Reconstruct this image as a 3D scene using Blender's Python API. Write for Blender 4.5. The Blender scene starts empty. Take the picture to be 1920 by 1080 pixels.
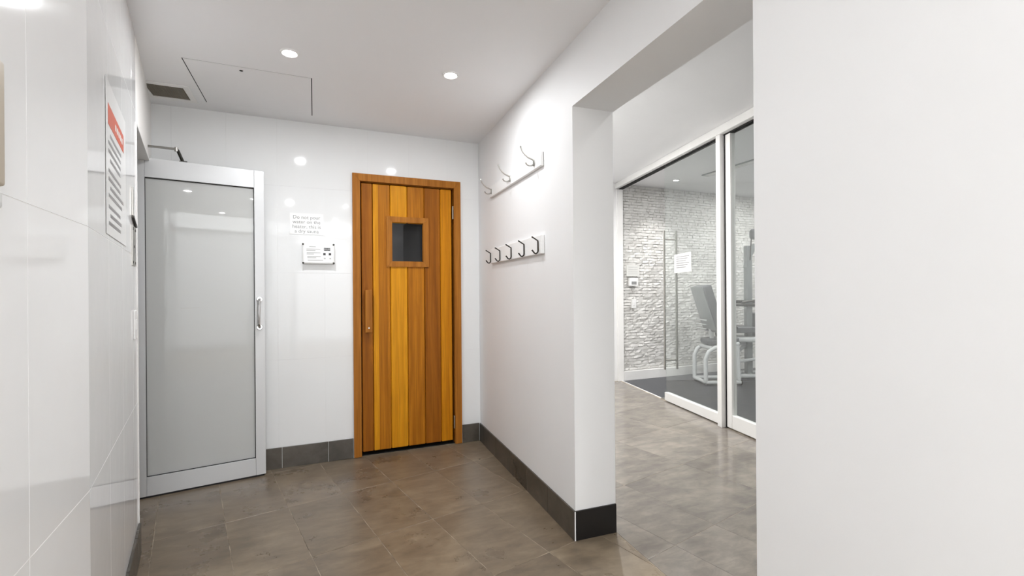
import bpy, bmesh, math, random
from mathutils import Vector, Matrix
random.seed(7)
C = bpy.context.scene.collection
SC = bpy.context.scene
PI = math.pi
R = math.radians

# ------------------------------------------------------------------ camera
cam_d = bpy.data.cameras.new('camera')
cam = bpy.data.objects.new('camera', cam_d)
C.objects.link(cam)
cam_d.sensor_width = 36.0
cam_d.lens = 870.0 / 1920.0 * 36.0
cam_d.shift_y = 7.0 / 1920.0
cam_d.clip_start = 0.02
cam.matrix_world = (Matrix.Translation((-1.2327, -3.563, 1.2)) @ Matrix.Rotation(R(-23.1), 4, 'Z')
                    @ Matrix.Rotation(R(90), 4, 'X') @ Matrix.Rotation(-0.0075, 4, 'Z'))
SC.camera = cam

# ------------------------------------------------------------------ world, view, lamps
w = bpy.data.worlds.new('world')
SC.world = w
w.use_nodes = True
w.node_tree.nodes['Background'].inputs[0].default_value = (0.9, 0.95, 1.0, 1)
w.node_tree.nodes['Background'].inputs[1].default_value = 0.05
SC.view_settings.view_transform = 'Standard'
SC.view_settings.look = 'None'
SC.view_settings.gamma = 1.0
SC.view_settings.use_curve_mapping = False
SC.view_settings.exposure = 1.24

def lamp(x, y, z, power, col=(1, 1, 1), size=0.064, spread=180):
    l = bpy.data.lights.new('downlight_lamp', 'AREA')
    l.shape = 'DISK'; l.spread = R(spread); l.size = size; l.energy = power; l.color = col
    o = bpy.data.objects.new('downlight_lamp', l)
    o.location = (x, y, z)
    C.objects.link(o)
    return o

WARM = (0.955, 0.975, 1.0)
COOL = (1.0, 0.99, 0.975)
CEIL, CEIL2 = 2.40, 2.63
MAIN_LAMPS = [(-1.337, -1.004), (-0.531, -1.077), (-1.521, -3.168), (-0.829, -3.2025), (-0.9, -4.6)]
HALL_LAMPS = [(1.308, 0.354), (0.59, -2.60), (-0.13 + 0.85, -3.9), (0.50, -0.389)]  # all added out of view to light the corridor
GYM_LAMPS = [(3.09, 1.127), (3.0, -0.8), (4.6, 0.6), (4.4, -1.6), (3.2, -2.8)]  # first one is in view, the others are added unseen to light the gym
MAIN_W = [4.6, 2.9, 1.8, 0.4, 0.8]
for (x, y), p in zip(MAIN_LAMPS, MAIN_W): lamp(x, y, CEIL - 0.012, p, WARM, spread=178)
for (x, y), p in zip(HALL_LAMPS, (16, 1.0, 1.0, 9)): lamp(x, y, CEIL2 - 0.012, p, COOL)
for (x, y), p, sp in zip(GYM_LAMPS, (2.3, 8, 8, 8, 8), (95, 180, 180, 180, 180)): lamp(x, y, CEIL2 - 0.012, p, COOL, spread=sp)
# unseen fill lights added in the lobby to flatten the room light
def fill_panel(x, y, z, sx, sy, power, rot=(0, 0, 0), col=(0.94, 0.97, 1.0)):
    l = bpy.data.lights.new('fill_panel', 'AREA')
    l.shape = 'RECTANGLE'; l.size = sx; l.size_y = sy; l.energy = power; l.color = col
    o = bpy.data.objects.new('fill_panel', l)
    o.rotation_euler = rot
    o.location = (x, y, z); C.objects.link(o)
fill_panel(-1.1, -6.9, 2.60, 5.6, 3.2, 140)
fill_panel(-1.1, -8.66, 1.3, 5.8, 2.4, 30, (R(90), 0, R(180)))   # upright fill light added across the unseen lobby front

# ------------------------------------------------------------------ materials
def srgb(r, g, b):
    def f(c):
        c /= 255.0
        return c / 12.92 if c <= 0.04045 else ((c + 0.055) / 1.055) ** 2.4
    return (f(r), f(g), f(b), 1.0)

class M:
    """small node-material builder"""
    def __init__(s, name, col=(200, 200, 200), rough=0.5, metal=0.0, coat=0.0, coat_rough=0.03, spec=0.5):
        s.m = bpy.data.materials.new(name)
        s.m.use_nodes = True
        s.nt = s.m.node_tree
        s.b = s.nt.nodes['Principled BSDF']
        s.b.inputs['Base Color'].default_value = srgb(*col)
        s.b.inputs['Roughness'].default_value = rough
        s.b.inputs['Metallic'].default_value = metal
        s.b.inputs['Coat Weight'].default_value = coat
        s.b.inputs['Coat Roughness'].default_value = coat_rough
        s.b.inputs['Specular IOR Level'].default_value = spec
        s.col = col
    def n(s, t, **kw):
        nd = s.nt.nodes.new(t)
        for k, v in kw.items():
            if k in nd.inputs: nd.inputs[k].default_value = v
            else: setattr(nd, k, v)
        return nd
    def l(s, a, b): s.nt.links.new(a, b)
    def coords(s, scale=(1, 1, 1), what='Object', rand=False, rot=(0, 0, 0)):
        tc = s.n('ShaderNodeTexCoord')
        mp = s.n('ShaderNodeMapping')
        mp.inputs['Scale'].default_value = scale
        mp.inputs['Rotation'].default_value = rot
        s.l(tc.outputs[what], mp.inputs['Vector'])
        if rand:
            oi = s.n('ShaderNodeObjectInfo')
            ml = s.n('ShaderNodeMath', operation='MULTIPLY'); ml.inputs[1].default_value = 37.0
            s.l(oi.outputs['Random'], ml.inputs[0])
            s.l(ml.outputs[0], mp.inputs['Location'])
        return mp.outputs['Vector']
    def noise(s, vec, scale, detail=4, rough=0.55, dist=0.0):
        nd = s.n('ShaderNodeTexNoise', Scale=scale, Detail=detail, Roughness=rough, Distortion=dist)
        s.l(vec, nd.inputs['Vector'])
        return nd.outputs['Fac']
    def ramp(s, fac, stops):
        r = s.n('ShaderNodeValToRGB')
        el = r.color_ramp.elements
        while len(el) < len(stops): el.new(0.5)
        for e, (p, c) in zip(el, stops):
            e.position = p
            e.color = srgb(*c) if len(c) == 3 and max(c) > 1 else (c[0], c[0], c[0], 1)
        s.l(fac, r.inputs['Fac'])
        return r.outputs['Color']
    def mix(s, fac, a, b, mode='MIX'):
        x = s.n('ShaderNodeMix', data_type='RGBA', blend_type=mode)
        if isinstance(fac, float): x.inputs[0].default_value = fac
        else: s.l(fac, x.inputs[0])
        for i, v in ((6, a), (7, b)):
            if isinstance(v, tuple): x.inputs[i].default_value = srgb(*v) if max(v) > 1 else (*v[:3], 1)
            else: s.l(v, x.inputs[i])
        return x.outputs[2]
    def bump(s, h, strength=0.2, dist=0.001, to=('Normal',)):
        b = s.n('ShaderNodeBump', Strength=strength, Distance=dist)
        s.l(h, b.inputs['Height'])
        for t in to: s.l(b.outputs['Normal'], s.b.inputs[t])

MAT = {}
def paint(name, col, rough=0.55, bump=0.15):
    m = M(name, col, rough)
    v = m.coords()
    m.l(m.ramp(m.noise(v, 1.3, 3), [(0.3, tuple(max(0, c - 3) for c in col)), (0.7, col)]), m.b.inputs['Base Color'])
    m.bump(m.noise(v, 180, 3), bump, 0.0006)
    MAT[name] = m.m
paint('white_paint', (244, 244, 244))
paint('ceiling_paint', (249, 249, 250), 0.7)
paint('hall_paint', (248, 248, 248), 0.5)
paint('dark_cavity', (40, 38, 36), 0.8)

m = M('white_tile', (250, 250, 250), 0.07, spec=0.55)
v = m.coords((1, 1, 1), rand=True)
m.bump(m.noise(v, 5.5, 2), 0.06, 0.01)
MAT['white_tile'] = m.m
m = M('white_tile_back', (240, 241, 241), 0.06, spec=0.45)
v = m.coords((1, 1, 1), rand=True)
m.bump(m.noise(v, 4.0, 2), 0.03, 0.01)
MAT['white_tile_back'] = m.m
MAT['white_grout'] = M('white_grout', (248, 246, 243), 0.8).m
MAT['back_grout'] = M('back_grout', (236, 236, 235), 0.7).m

def stone(name, tint, rough):
    m = M(name, (120, 105, 90), rough)
    v = m.coords((1, 1, 1), rand=True)
    big = m.noise(v, 3.4, 8, 0.66, 0.15)
    c1 = m.ramp(big, [(0.28, tint[0]), (0.45, tint[1]), (0.62, tint[2]), (0.78, tint[3])])
    vein = m.noise(m.coords((1.0, 2.6, 1), rand=True, rot=(0, 0, 0.5)), 6.0, 9, 0.62, 0.5)
    c2 = m.ramp(vein, [(0.38, (0.62, 0.62, 0.62)), (0.52, (0.5, 0.5, 0.5)), (0.68, (0.4, 0.4, 0.4))])
    r2 = m.n('ShaderNodeValToRGB')
    c = m.mix(0.55, c1, m.ramp(vein, [(0.2, tint[0]), (0.44, tint[1]), (0.6, tint[2]), (0.85, tint[3])]), 'MIX')
    # wear: pale scuffs and dark stains, in room coordinates
    gv = m.coords((1, 1, 1), what='Generated')
    oi = m.n('ShaderNodeNewGeometry')
    st = m.n('ShaderNodeTexNoise', Scale=1.7, Detail=6.0, Roughness=0.6, Distortion=0.3)
    m.l(oi.outputs['Position'], st.inputs['Vector'])
    c = m.mix(m.ramp(st.outputs['Fac'], [(0.54, (0.0, 0, 0)), (0.74, (0.6, 0, 0))]), c, tint[3])
    st2 = m.n('ShaderNodeTexNoise', Scale=3.3, Detail=4.0, Roughness=0.55, Distortion=0.2)
    m.l(oi.outputs['Position'], st2.inputs['Vector'])
    c = m.mix(m.ramp(st2.outputs['Fac'], [(0.56, (0.0, 0, 0)), (0.78, (0.6, 0, 0))]), c, tint[0])
    rnd = m.n('ShaderNodeObjectInfo')
    hs = m.n('ShaderNodeHueSaturation')
    mr = m.n('ShaderNodeMapRange'); mr.inputs[3].default_value = 0.86; mr.inputs[4].default_value = 1.12
    m.l(rnd.outputs['Random'], mr.inputs[0]); m.l(mr.outputs[0], hs.inputs['Value'])
    m.l(c, hs.inputs['Color']); m.l(hs.outputs['Color'], m.b.inputs['Base Color'])
    m.l(m.ramp(big, [(0.3, (rough * 0.8, 0, 0)), (0.7, (rough * 1.25, 0, 0))]), m.b.inputs['Roughness'])
    m.bump(vein, 0.12, 0.0015)
    MAT[name] = m.m
stone('floor_stone', [(84, 73, 60), (117, 103, 86), (138, 123, 103), (170, 154, 130)], 0.30)
stone('hall_stone', [(104, 98, 92), (128, 121, 114), (150, 142, 132), (182, 172, 158)], 0.15)  # same tiles as the room, with the corridor light put into the tint
stone('base_stone', [(42, 39, 35), (66, 62, 55), (90, 84, 76), (118, 110, 100)], 0.30)
MAT['black_stone'] = M('black_stone', (26, 24, 24), 0.35).m
m = M('grout', (176, 154, 136), 0.85)
v = m.coords()
m.l(m.ramp(m.noise(v, 9, 4), [(0.38, (112, 100, 85)), (0.66, (190, 176, 156))]), m.b.inputs['Base Color'])
MAT['grout'] = m.m

def wood(name, c0, c1, c2, sliver=None):
    m = M(name, c1, 0.42, spec=0.15)
    v = m.coords((9, 9, 0.9), rand=True)
    n1 = m.noise(v, 1.6, 4, 0.6, 1.2)
    wv = m.n('ShaderNodeTexWave', wave_type='BANDS', bands_direction='X', Scale=0.55, Distortion=5.0, Detail=2.0)
    wv.inputs['Detail Scale'].default_value = 1.2
    m.l(v, wv.inputs['Vector'])
    c = m.ramp(wv.outputs['Fac'], [(0.0, c0), (0.5, c1), (1.0, c2)])
    c = m.mix(0.7, c, m.ramp(n1, [(0.25, c0), (0.5, c1), (0.78, c2)]))
    fine = m.noise(m.coords((160, 160, 3), rand=True), 1.0, 3)
    c = m.mix(m.ramp(fine, [(0.42, (0.0, 0, 0)), (0.7, (0.5, 0, 0))]), c, tuple(int(k * 0.82) for k in c0))
    m.l(c, m.b.inputs['Base Color'])
    m.bump(fine, 0.15, 0.0006)
    MAT[name] = m.m
wood('wood_frame', (152, 92, 30), (176, 112, 40), (190, 124, 50))
wood('wood_brown', (134, 76, 16), (160, 94, 22), (178, 110, 30))
wood('wood_mid', (158, 94, 16), (184, 114, 24), (202, 130, 32))
wood('wood_gold', (200, 128, 18), (224, 152, 26), (234, 164, 38))
wood('wood_amber', (186, 112, 12), (208, 134, 18), (220, 146, 26))
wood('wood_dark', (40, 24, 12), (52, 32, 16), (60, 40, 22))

m = M('brushed_aluminium', (214, 215, 216), 0.4, 0.25)
m.bump(m.noise(m.coords((300, 300, 4)), 1.0, 3), 0.08, 0.0004)
MAT['brushed_aluminium'] = m.m
MAT['chrome'] = M('chrome', (205, 205, 205), 0.14, 1.0).m
MAT['steel'] = M('steel', (175, 173, 168), 0.3, 1.0).m
MAT['dark_metal'] = M('dark_metal', (58, 56, 52), 0.3, 0.8).m
MAT['white_plastic'] = M('white_plastic', (247, 247, 246), 0.35).m
MAT['board_white'] = M('board_white', (248, 248, 247), 0.4).m
MAT['paper'] = M('paper', (226, 226, 222), 0.55).m
MAT['laminate'] = M('laminate', (250, 250, 249), 0.18).m
MAT['ink'] = M('ink', (70, 70, 72), 0.6).m
MAT['ink_grey'] = M('ink_grey', (150, 150, 150), 0.6).m
MAT['ink_pale'] = M('ink_pale', (196, 196, 195), 0.6).m
MAT['red_print'] = M('red_print', (205, 96, 70), 0.5).m
MAT['black_gap'] = M('black_gap', (12, 11, 10), 0.8).m
MAT['beige_plastic'] = M('beige_plastic', (200, 188, 168), 0.4).m
MAT['white_enamel'] = M('white_enamel', (245, 244, 242), 0.3).m
MAT['display'] = M('display', (22, 22, 24), 0.2).m
MAT['rubber'] = M('rubber', (26, 26, 28), 0.6).m
MAT['grey_vinyl'] = M('grey_vinyl', (92, 94, 97), 0.45).m
MAT['machine_white'] = M('machine_white', (205, 207, 208), 0.3).m
MAT['column_grey'] = M('column_grey', (136, 141, 141), 0.3, 0.2).m
MAT['vent_dark'] = M('vent_dark', (150, 144, 132), 0.7).m
m = M('gym_rubber', (62, 64, 70), 0.35)
v = m.coords()
m.l(m.ramp(m.noise(v, 260, 2), [(0.5, (56, 58, 64)), (0.72, (86, 88, 94))]), m.b.inputs['Base Color'])
MAT['gym_rubber'] = m.m
m = M('stone_facing', (226, 225, 222), 0.75)
v = m.coords()
m.l(m.ramp(m.noise(v, 6, 4), [(0.3, (214, 212, 208)), (0.7, (236, 235, 232))]), m.b.inputs['Base Color'])
m.bump(m.noise(v, 70, 4), 0.5, 0.004)
MAT['stone_facing'] = m.m

def glass(name, tint, f0=0.045):
    """thin architectural glass: straight-through tint plus mirror reflection that grows towards grazing"""
    m = M(name)
    nt = m.nt; nt.nodes.remove(m.b)
    t = m.n('ShaderNodeBsdfTransparent'); t.inputs[0].default_value = srgb(*tint)
    g = m.n('ShaderNodeBsdfGlossy', Roughness=0.0)
    lw = m.n('ShaderNodeLayerWeight')
    p = m.n('ShaderNodeMath', operation='POWER'); p.inputs[1].default_value = 5.0
    a = m.n('ShaderNodeMath', operation='MULTIPLY_ADD'); a.inputs[1].default_value = 1 - f0; a.inputs[2].default_value = f0
    m.l(lw.outputs['Facing'], p.inputs[0]); m.l(p.outputs[0], a.inputs[0])
    mx = m.n('ShaderNodeMixShader')
    m.l(a.outputs[0], mx.inputs[0]); m.l(t.outputs[0], mx.inputs[1]); m.l(g.outputs[0], mx.inputs[2])
    m.l(mx.outputs[0], nt.nodes['Material Output'].inputs['Surface'])
    MAT[name] = m.m
glass('clear_glass', (250, 252, 251), 0.09)
glass('dark_glass', (150, 156, 166), 0.06)
# thin frosted pane: scatters what lies behind, mirror-smooth face towards the room
m = M('frosted_glass', (215, 216, 214), 0.5, coat=1.0, coat_rough=0.02)
tr = m.n('ShaderNodeBsdfTranslucent'); tr.inputs['Color'].default_value = srgb(232, 233, 231)
gl = m.n('ShaderNodeBsdfRefraction', Roughness=0.55, IOR=1.02); gl.inputs['Color'].default_value = srgb(236, 237, 235)
m.b.inputs['Base Color'].default_value = srgb(232, 233, 231)
a = m.n('ShaderNodeMixShader'); a.inputs[0].default_value = 0.26
m.l(m.b.outputs[0], a.inputs[1]); m.l(gl.outputs[0], a.inputs[2])
b2 = m.n('ShaderNodeMixShader'); b2.inputs[0].default_value = 0.15
m.l(a.outputs[0], b2.inputs[1]); m.l(tr.outputs[0], b2.inputs[2])
m.l(b2.outputs[0], m.nt.nodes['Material Output'].inputs['Surface'])
MAT['frosted_glass'] = m.m
m = M('lamp_glow', (255, 255, 255), 0.5)
m.b.inputs['Emission Color'].default_value = (1, 1, 1, 1)
m.b.inputs['Emission Strength'].default_value = 14.0
MAT['lamp_glow'] = m.m

# ------------------------------------------------------------------ mesh helpers
class MB:
    def __init__(s): s.bm = bmesh.new()
    def box(s, x0, x1, y0, y1, z0, z1, bevel=0.0, seg=1):
        t = bmesh.new()
        vs = [t.verts.new(p) for p in ((x0, y0, z0), (x1, y0, z0), (x1, y1, z0), (x0, y1, z0),
                                       (x0, y0, z1), (x1, y0, z1), (x1, y1, z1), (x0, y1, z1))]
        for f in ((0, 3, 2, 1), (4, 5, 6, 7), (0, 1, 5, 4), (1, 2, 6, 5), (2, 3, 7, 6), (3, 0, 4, 7)):
            t.faces.new([vs[i] for i in f])
        if bevel: bmesh.ops.bevel(t, geom=list(t.edges), offset=bevel, segments=seg, affect='EDGES', profile=0.5)
        s.merge(t); return s
    def merge(s, t, mat=None):
        if mat is not None: bmesh.ops.transform(t, matrix=mat, verts=t.verts)
        me = bpy.data.meshes.new('t'); t.to_mesh(me); t.free()
        s.bm.from_mesh(me); bpy.data.meshes.remove(me); return s
    def prism(s, poly, z0, z1, chamfer=0.0, axis='Z'):
        """poly: ccw list of (x, y); extruded in z. axis 'Y': poly is (x, z), extruded y from z0 to z1."""
        t = bmesh.new()
        def P(p, z): return (p[0], p[1], z) if axis == 'Z' else (p[0], z, p[1])
        lo = [t.verts.new(P(p, z0)) for p in poly]
        n = len(poly)
        if chamfer:
            cx = sum(p[0] for p in poly) / n; cy = sum(p[1] for p in poly) / n
            hi = [t.verts.new(P(p, z1 - chamfer)) for p in poly]
            rings = [lo, hi]
            q = []
            for p in poly:
                d = math.hypot(p[0] - cx, p[1] - cy) or 1
                k = 1 - chamfer * 1.4 / d
                q.append((cx + (p[0] - cx) * k, cy + (p[1] - cy) * k))
            rings.append([t.verts.new(P(p, z1)) for p in q])
        else:
            rings = [lo, [t.verts.new(P(p, z1)) for p in poly]]
        for a, b in zip(rings, rings[1:]):
            for i in range(n):
                j = (i + 1) % n
                t.faces.new((a[i], a[j], b[j], b[i]))
        t.faces.new(list(reversed(rings[0]))); t.faces.new(rings[-1])
        bmesh.ops.recalc_face_normals(t, faces=t.faces)
        return s.merge(t)
    def tube(s, pts, r, n=10, cap=True):
        pts = [Vector(p) for p in pts]
        rs = r if isinstance(r, (list, tuple)) else [r] * len(pts)
        t = bmesh.new(); rings = []
        prev = None
        for i, p in enumerate(pts):
            d = (pts[min(i + 1, len(pts) - 1)] - pts[max(i - 1, 0)]).normalized()
            if prev is None:
                u = d.orthogonal().normalized()
            else:
                u = (prev - d * prev.dot(d)).normalized()
            prev = u
            v = d.cross(u)
            rings.append([t.verts.new(p + (u * math.cos(2 * PI * k / n) + v * math.sin(2 * PI * k / n)) * rs[i]) for k in range(n)])
        for a, b in zip(rings, rings[1:]):
            for k in range(n):
                t.faces.new((a[k], a[(k + 1) % n], b[(k + 1) % n], b[k]))
        if cap:
            t.faces.new(list(reversed(rings[0]))); t.faces.new(rings[-1])
        bmesh.ops.recalc_face_normals(t, faces=t.faces)
        return s.merge(t)
    def cyl(s, p0, p1, r, n=20): return s.tube([p0, p1], r, n)
    def lathe(s, prof, centre, axis='Z', n=28):
        """prof: list of (radius, height)"""
        t = bmesh.new(); rings = []
        for r, h in prof:
            ring = []
            for k in range(n):
                a = 2 * PI * k / n
                x, y = r * math.cos(a), r * math.sin(a)
                q = (x, y, h) if axis == 'Z' else (x, h, y)
                ring.append(t.verts.new(Vector(centre) + Vector(q)))
            rings.append(ring)
        for a, b in zip(rings, rings[1:]):
            for k in range(n): t.faces.new((a[k], a[(k + 1) % n], b[(k + 1) % n], b[k]))
        if prof[0][0] > 1e-5 and prof[0] != prof[-1]: t.faces.new(rings[0])
        if prof[-1][0] > 1e-5 and prof[0] != prof[-1]: t.faces.new(rings[-1])
        bmesh.ops.remove_doubles(t, verts=t.verts, dist=1e-6)
        bmesh.ops.recalc_face_normals(t, faces=t.faces)
        return s.merge(t)
    def build(s, name, mat, parent=None, smooth=False, **props):
        me = bpy.data.meshes.new(name)
        s.bm.to_mesh(me); s.bm.free()
        me.materials.append(MAT[mat])
        if smooth:
            for p in me.polygons: p.use_smooth = True
            me.set_sharp_from_angle(angle=R(40))
        o = bpy.data.objects.new(name, me)
        C.objects.link(o)
        if parent is not None: o.parent = parent
        for k, val in props.items(): o[k] = val
        return o

def tag(o, label, cat, group=None, kind=None):
    o['label'] = label; o['category'] = cat
    if group: o['group'] = group
    if kind: o['kind'] = kind
    return o
def empty(name, loc, ang=0.0):
    o = bpy.data.objects.new(name, None)
    o.location = loc; o.rotation_euler = (0, 0, R(ang)); o.empty_display_size = 0.1
    C.objects.link(o)
    return o
def frame_pt(F, s, t, z=0.0):
    (ox, oy), a = F
    a = R(a)
    return (ox + s * math.cos(a) - t * math.sin(a), oy + s * math.sin(a) + t * math.cos(a), z)
def on(F, name, s=0.0, t=0.0, z=0.0):
    return empty(name, frame_pt(F, s, t, z), F[1])
def box(*a, **k): return MB().box(*a, **k)

def lettering(text, size, mat, parent, x, y, z, face=-1, align='CENTER', thick=0.0004, spacing=1.0, name='lettering', width=None):
    """flat printed words standing in the local xz plane, read from local -y (face -1) or +y (face 1)"""
    cu = bpy.data.curves.new('txt', 'FONT')
    cu.body = text; cu.size = size; cu.align_x = align; cu.align_y = 'CENTER'
    cu.space_line = spacing; cu.extrude = thick; cu.resolution_u = 2
    o = bpy.data.objects.new('txt', cu); C.objects.link(o)
    dg = bpy.context.evaluated_depsgraph_get(); dg.update()
    me = bpy.data.meshes.new_from_object(o.evaluated_get(dg))
    bpy.data.objects.remove(o)
    mx = Matrix.Rotation(R(90), 4, 'X')
    if face == 1: mx = Matrix.Rotation(PI, 4, 'Z') @ mx
    me.transform(mx)
    me.name = name
    me.materials.clear(); me.materials.append(MAT[mat])
    ob = bpy.data.objects.new(name, me); C.objects.link(ob)
    ob.parent = parent; ob.location = (x, y, z)
    return ob

# wall frames: origin on the floor, x along the wall
BACK = ((0, 0), 0.0)                     # room on -y
RIGHT = ((0, 0), -92.9)                  # room on -y, corridor on +y
LEFT = ((-1.9775, -0.9558), -78.8)       # room on +y
NEAR = ((-1.7588, -2.059), -85.0)        # room on +y
GYM = ((2.53, 1.567), -101.7)            # corridor on -y, gym on +y
DOOR = ((-2.1827, -0.216), 9.9)          # open door leaf, room on -y

# ------------------------------------------------------------------ the shell
slab = box(-4.2, 6.2, -8.7, 1.9, -0.12, -0.0012).build('floor', 'grout', None, kind='structure')
tag(slab, 'brown grey stone floor tiles with pale joints', 'floor', kind='structure')

def clip(poly, n, d):
    """keep n.p <= d"""
    out = []
    for i in range(len(poly)):
        a, b = poly[i], poly[(i + 1) % len(poly)]
        da = n[0] * a[0] + n[1] * a[1] - d; db = n[0] * b[0] + n[1] * b[1] - d
        if da <= 0: out.append(a)
        if (da < 0) != (db < 0) and abs(da - db) > 1e-12:
            k = da / (da - db); out.append((a[0] + (b[0] - a[0]) * k, a[1] + (b[1] - a[1]) * k))
    return out
def area(p):
    return 0.5 * sum(p[i][0] * p[(i + 1) % len(p)][1] - p[(i + 1) % len(p)][0] * p[i][1] for i in range(len(p)))
def side(F, t, sign):
    """half plane of frame F: sign=+1 keeps local y <= t, -1 keeps local y >= t"""
    a = R(F[1]); n = (-math.sin(a), math.cos(a))
    d = n[0] * F[0][0] + n[1] * F[0][1] + t
    return ((n[0] * sign, n[1] * sign), d * sign)
TA = R(-78.1)
EA = (math.cos(TA), math.sin(TA)); EB = (-EA[1], EA[0])
def tiles(a_edges, b_edges, halves, mat, parent, name='tile', z0=-0.012, z1=0.0, g=0.0016):
    cnt = 0
    for a0, a1 in zip(a_edges, a_edges[1:]):
        for b0, b1 in zip(b_edges, b_edges[1:]):
            pts = []
            for a, b in ((a0 + g, b0 + g), (a0 + g, b1 - g), (a1 - g, b1 - g), (a1 - g, b0 + g)):
                aa, bb = a + 3.2325, b - 1.941
                pts.append((EA[0] * aa + EB[0] * bb, EA[1] * aa + EB[1] * bb))
            if area(pts) < 0: pts.reverse()
            for n, d in halves:
                pts = clip(pts, n, d)
                if len(pts) < 3: break
            if len(pts) < 3 or abs(area(pts)) < 0.0008: continue
            cx = sum(p[0] for p in pts) / len(pts); cy = sum(p[1] for p in pts) / len(pts)
            dz = random.uniform(-0.0006, 0.0006)
            o = MB().prism([(p[0] - cx, p[1] - cy) for p in pts], z0, z1, 0.0008).build(name, mat, parent)
            o.location = (cx, cy, dz)
            cnt += 1
    return cnt
main_h = [side(RIGHT, 0.222, 1), ((0, 1), 0.0), side(LEFT, -0.36, -1), ((0, -1), 5.2), ((-1, 0), 2.4)]
tiles([-2.857 + 0.6 * k for k in range(-3, 9)], [0.158 + 0.3 * k for k in range(-5, 9)], main_h, 'floor_stone', slab)
hall_h = [side(RIGHT, 0.226, -1), side(GYM, -0.02, 1), ((0, 1), 1.55), ((0, -1), 5.2)]
tiles([-1.955 + 0.6 * k for k in range(-6, 9)], [0.945, 1.245, 1.545, 1.875, 2.205, 2.805, 3.405, 4.005, 4.605, 5.205], hall_h, 'hall_stone', slab, g=0.0009)

# ceiling of the change room: four strips round the hatch, one mesh
cm = MB()
HX0, HX1, HY0, HY1 = -1.845, -1.235, -0.745, -0.148
VX0, VX1, VY0, VY1 = -2.115, -1.925, -0.340, -0.148
cm.box(-3.4, 0.0, -5.0, HY0, CEIL, CEIL + 0.1)
cm.box(HX1, 0.0, HY0, 0.12, CEIL, CEIL + 0.1)
cm.box(VX1, HX1, HY1, 0.12, CEIL, CEIL + 0.1)
cm.box(-3.4, VX1, VY1, 0.12, CEIL, CEIL + 0.1)
cm.box(VX1, HX0, HY0, HY1, CEIL, CEIL + 0.1)
cm.box(-3.4, VX1, HY0, VY0, CEIL, CEIL + 0.1)
cm.box(-3.4, VX0, VY0, VY1, CEIL, CEIL + 0.1)
ce = cm.build('ceiling', 'ceiling_paint')
tag(ce, 'flat white plasterboard ceiling above the tiled room', 'ceiling', kind='structure')
box(-3.4, 0.0, -5.0, 0.12, CEIL + 0.1, CEIL + 0.22).build('ceiling_backing', 'dark_cavity', ce)
ce2 = MB().box(0.0, 6.2, -5.0, 1.9, CEIL2, CEIL2 + 0.1).box(-4.2, 6.2, -8.7, -5.0, CEIL2, CEIL2 + 0.1).build('ceiling', 'ceiling_paint')
tag(ce2, 'white ceiling over the corridor and gym beyond the opening', 'ceiling', kind='structure')

# back wall
wb = MB()
wb.box(-3.4, -0.945, 0.0015, 0.12, 0, CEIL + 0.1)
wb.box(-0.19, 0.0, 0.0015, 0.12, 0, CEIL + 0.1)
wb.box(-0.945, -0.19, 0.0015, 0.12, 2.045, CEIL + 0.1)
wall_back = wb.build('wall_back', 'back_grout')
tag(wall_back, 'glossy white tiled wall holding the timber sauna door', 'wall', kind='structure')
def wall_tiles(parent, zs, xs, holes, mat, y0, y1, bev, gap, place=None):
    for x0, x1 in zip(xs, xs[1:]):
        for z0, z1 in zip(zs, zs[1:]):
            cells = [(x0 + gap, x1 - gap, z0 + gap, z1 - gap)]
            for hx0, hx1, hz0, hz1 in holes:
                nx = []
                for c in cells:
                    if c[1] <= hx0 or c[0] >= hx1 or c[3] <= hz0 or c[2] >= hz1: nx.append(c); continue
                    if c[0] < hx0: nx.append((c[0], hx0, c[2], c[3]))
                    if c[1] > hx1: nx.append((hx1, c[1], c[2], c[3]))
                    if c[3] > hz1: nx.append((max(c[0], hx0), min(c[1], hx1), hz1, c[3]))
                    if c[2] < hz0: nx.append((max(c[0], hx0), min(c[1], hx1), c[2], hz0))
                cells = nx
            for c in cells:
                if c[1] - c[0] < 0.006 or c[3] - c[2] < 0.006: continue
                cx, cz = (c[0] + c[1]) / 2, (c[2] + c[3]) / 2
                o = box(c[0] - cx, c[1] - cx, y0, y1, c[2] - cz, c[3] - cz, bevel=bev).build('tile', mat, parent)
                o.location = (cx, 0, cz)
xs = [0 - 0.001] + [-0.262 - 0.3 * k for k in range(0, 7)] + [-2.19]
wall_tiles(wall_back, [0.142, 0.742, 1.342, 1.942, CEIL], sorted(xs), [(-0.950, -0.185, 0.0, 2.05)], 'white_tile_back', 0.0, 0.01, 0.0003, 0.0003)

# right wall with the wide opening: far pier, lintel, near pier
wr = MB()
wr.box(-1.75, 1.625, 0.0, 0.225, 0, CEIL2 + 0.1)
wr.box(1.625, 2.669, 0.0, 0.225, 2.092, CEIL2 + 0.1)
wr.box(2.669, 4.95, 0.0, 0.225, 0, CEIL2 + 0.1)
wall_right = wr.build('wall_right', 'white_paint')
wall_right.location = (0, 0, 0); wall_right.rotation_euler = (0, 0, R(RIGHT[1]))
tag(wall_right, 'white painted wall with coat hooks and a wide opening to the corridor', 'wall', kind='structure')

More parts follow.
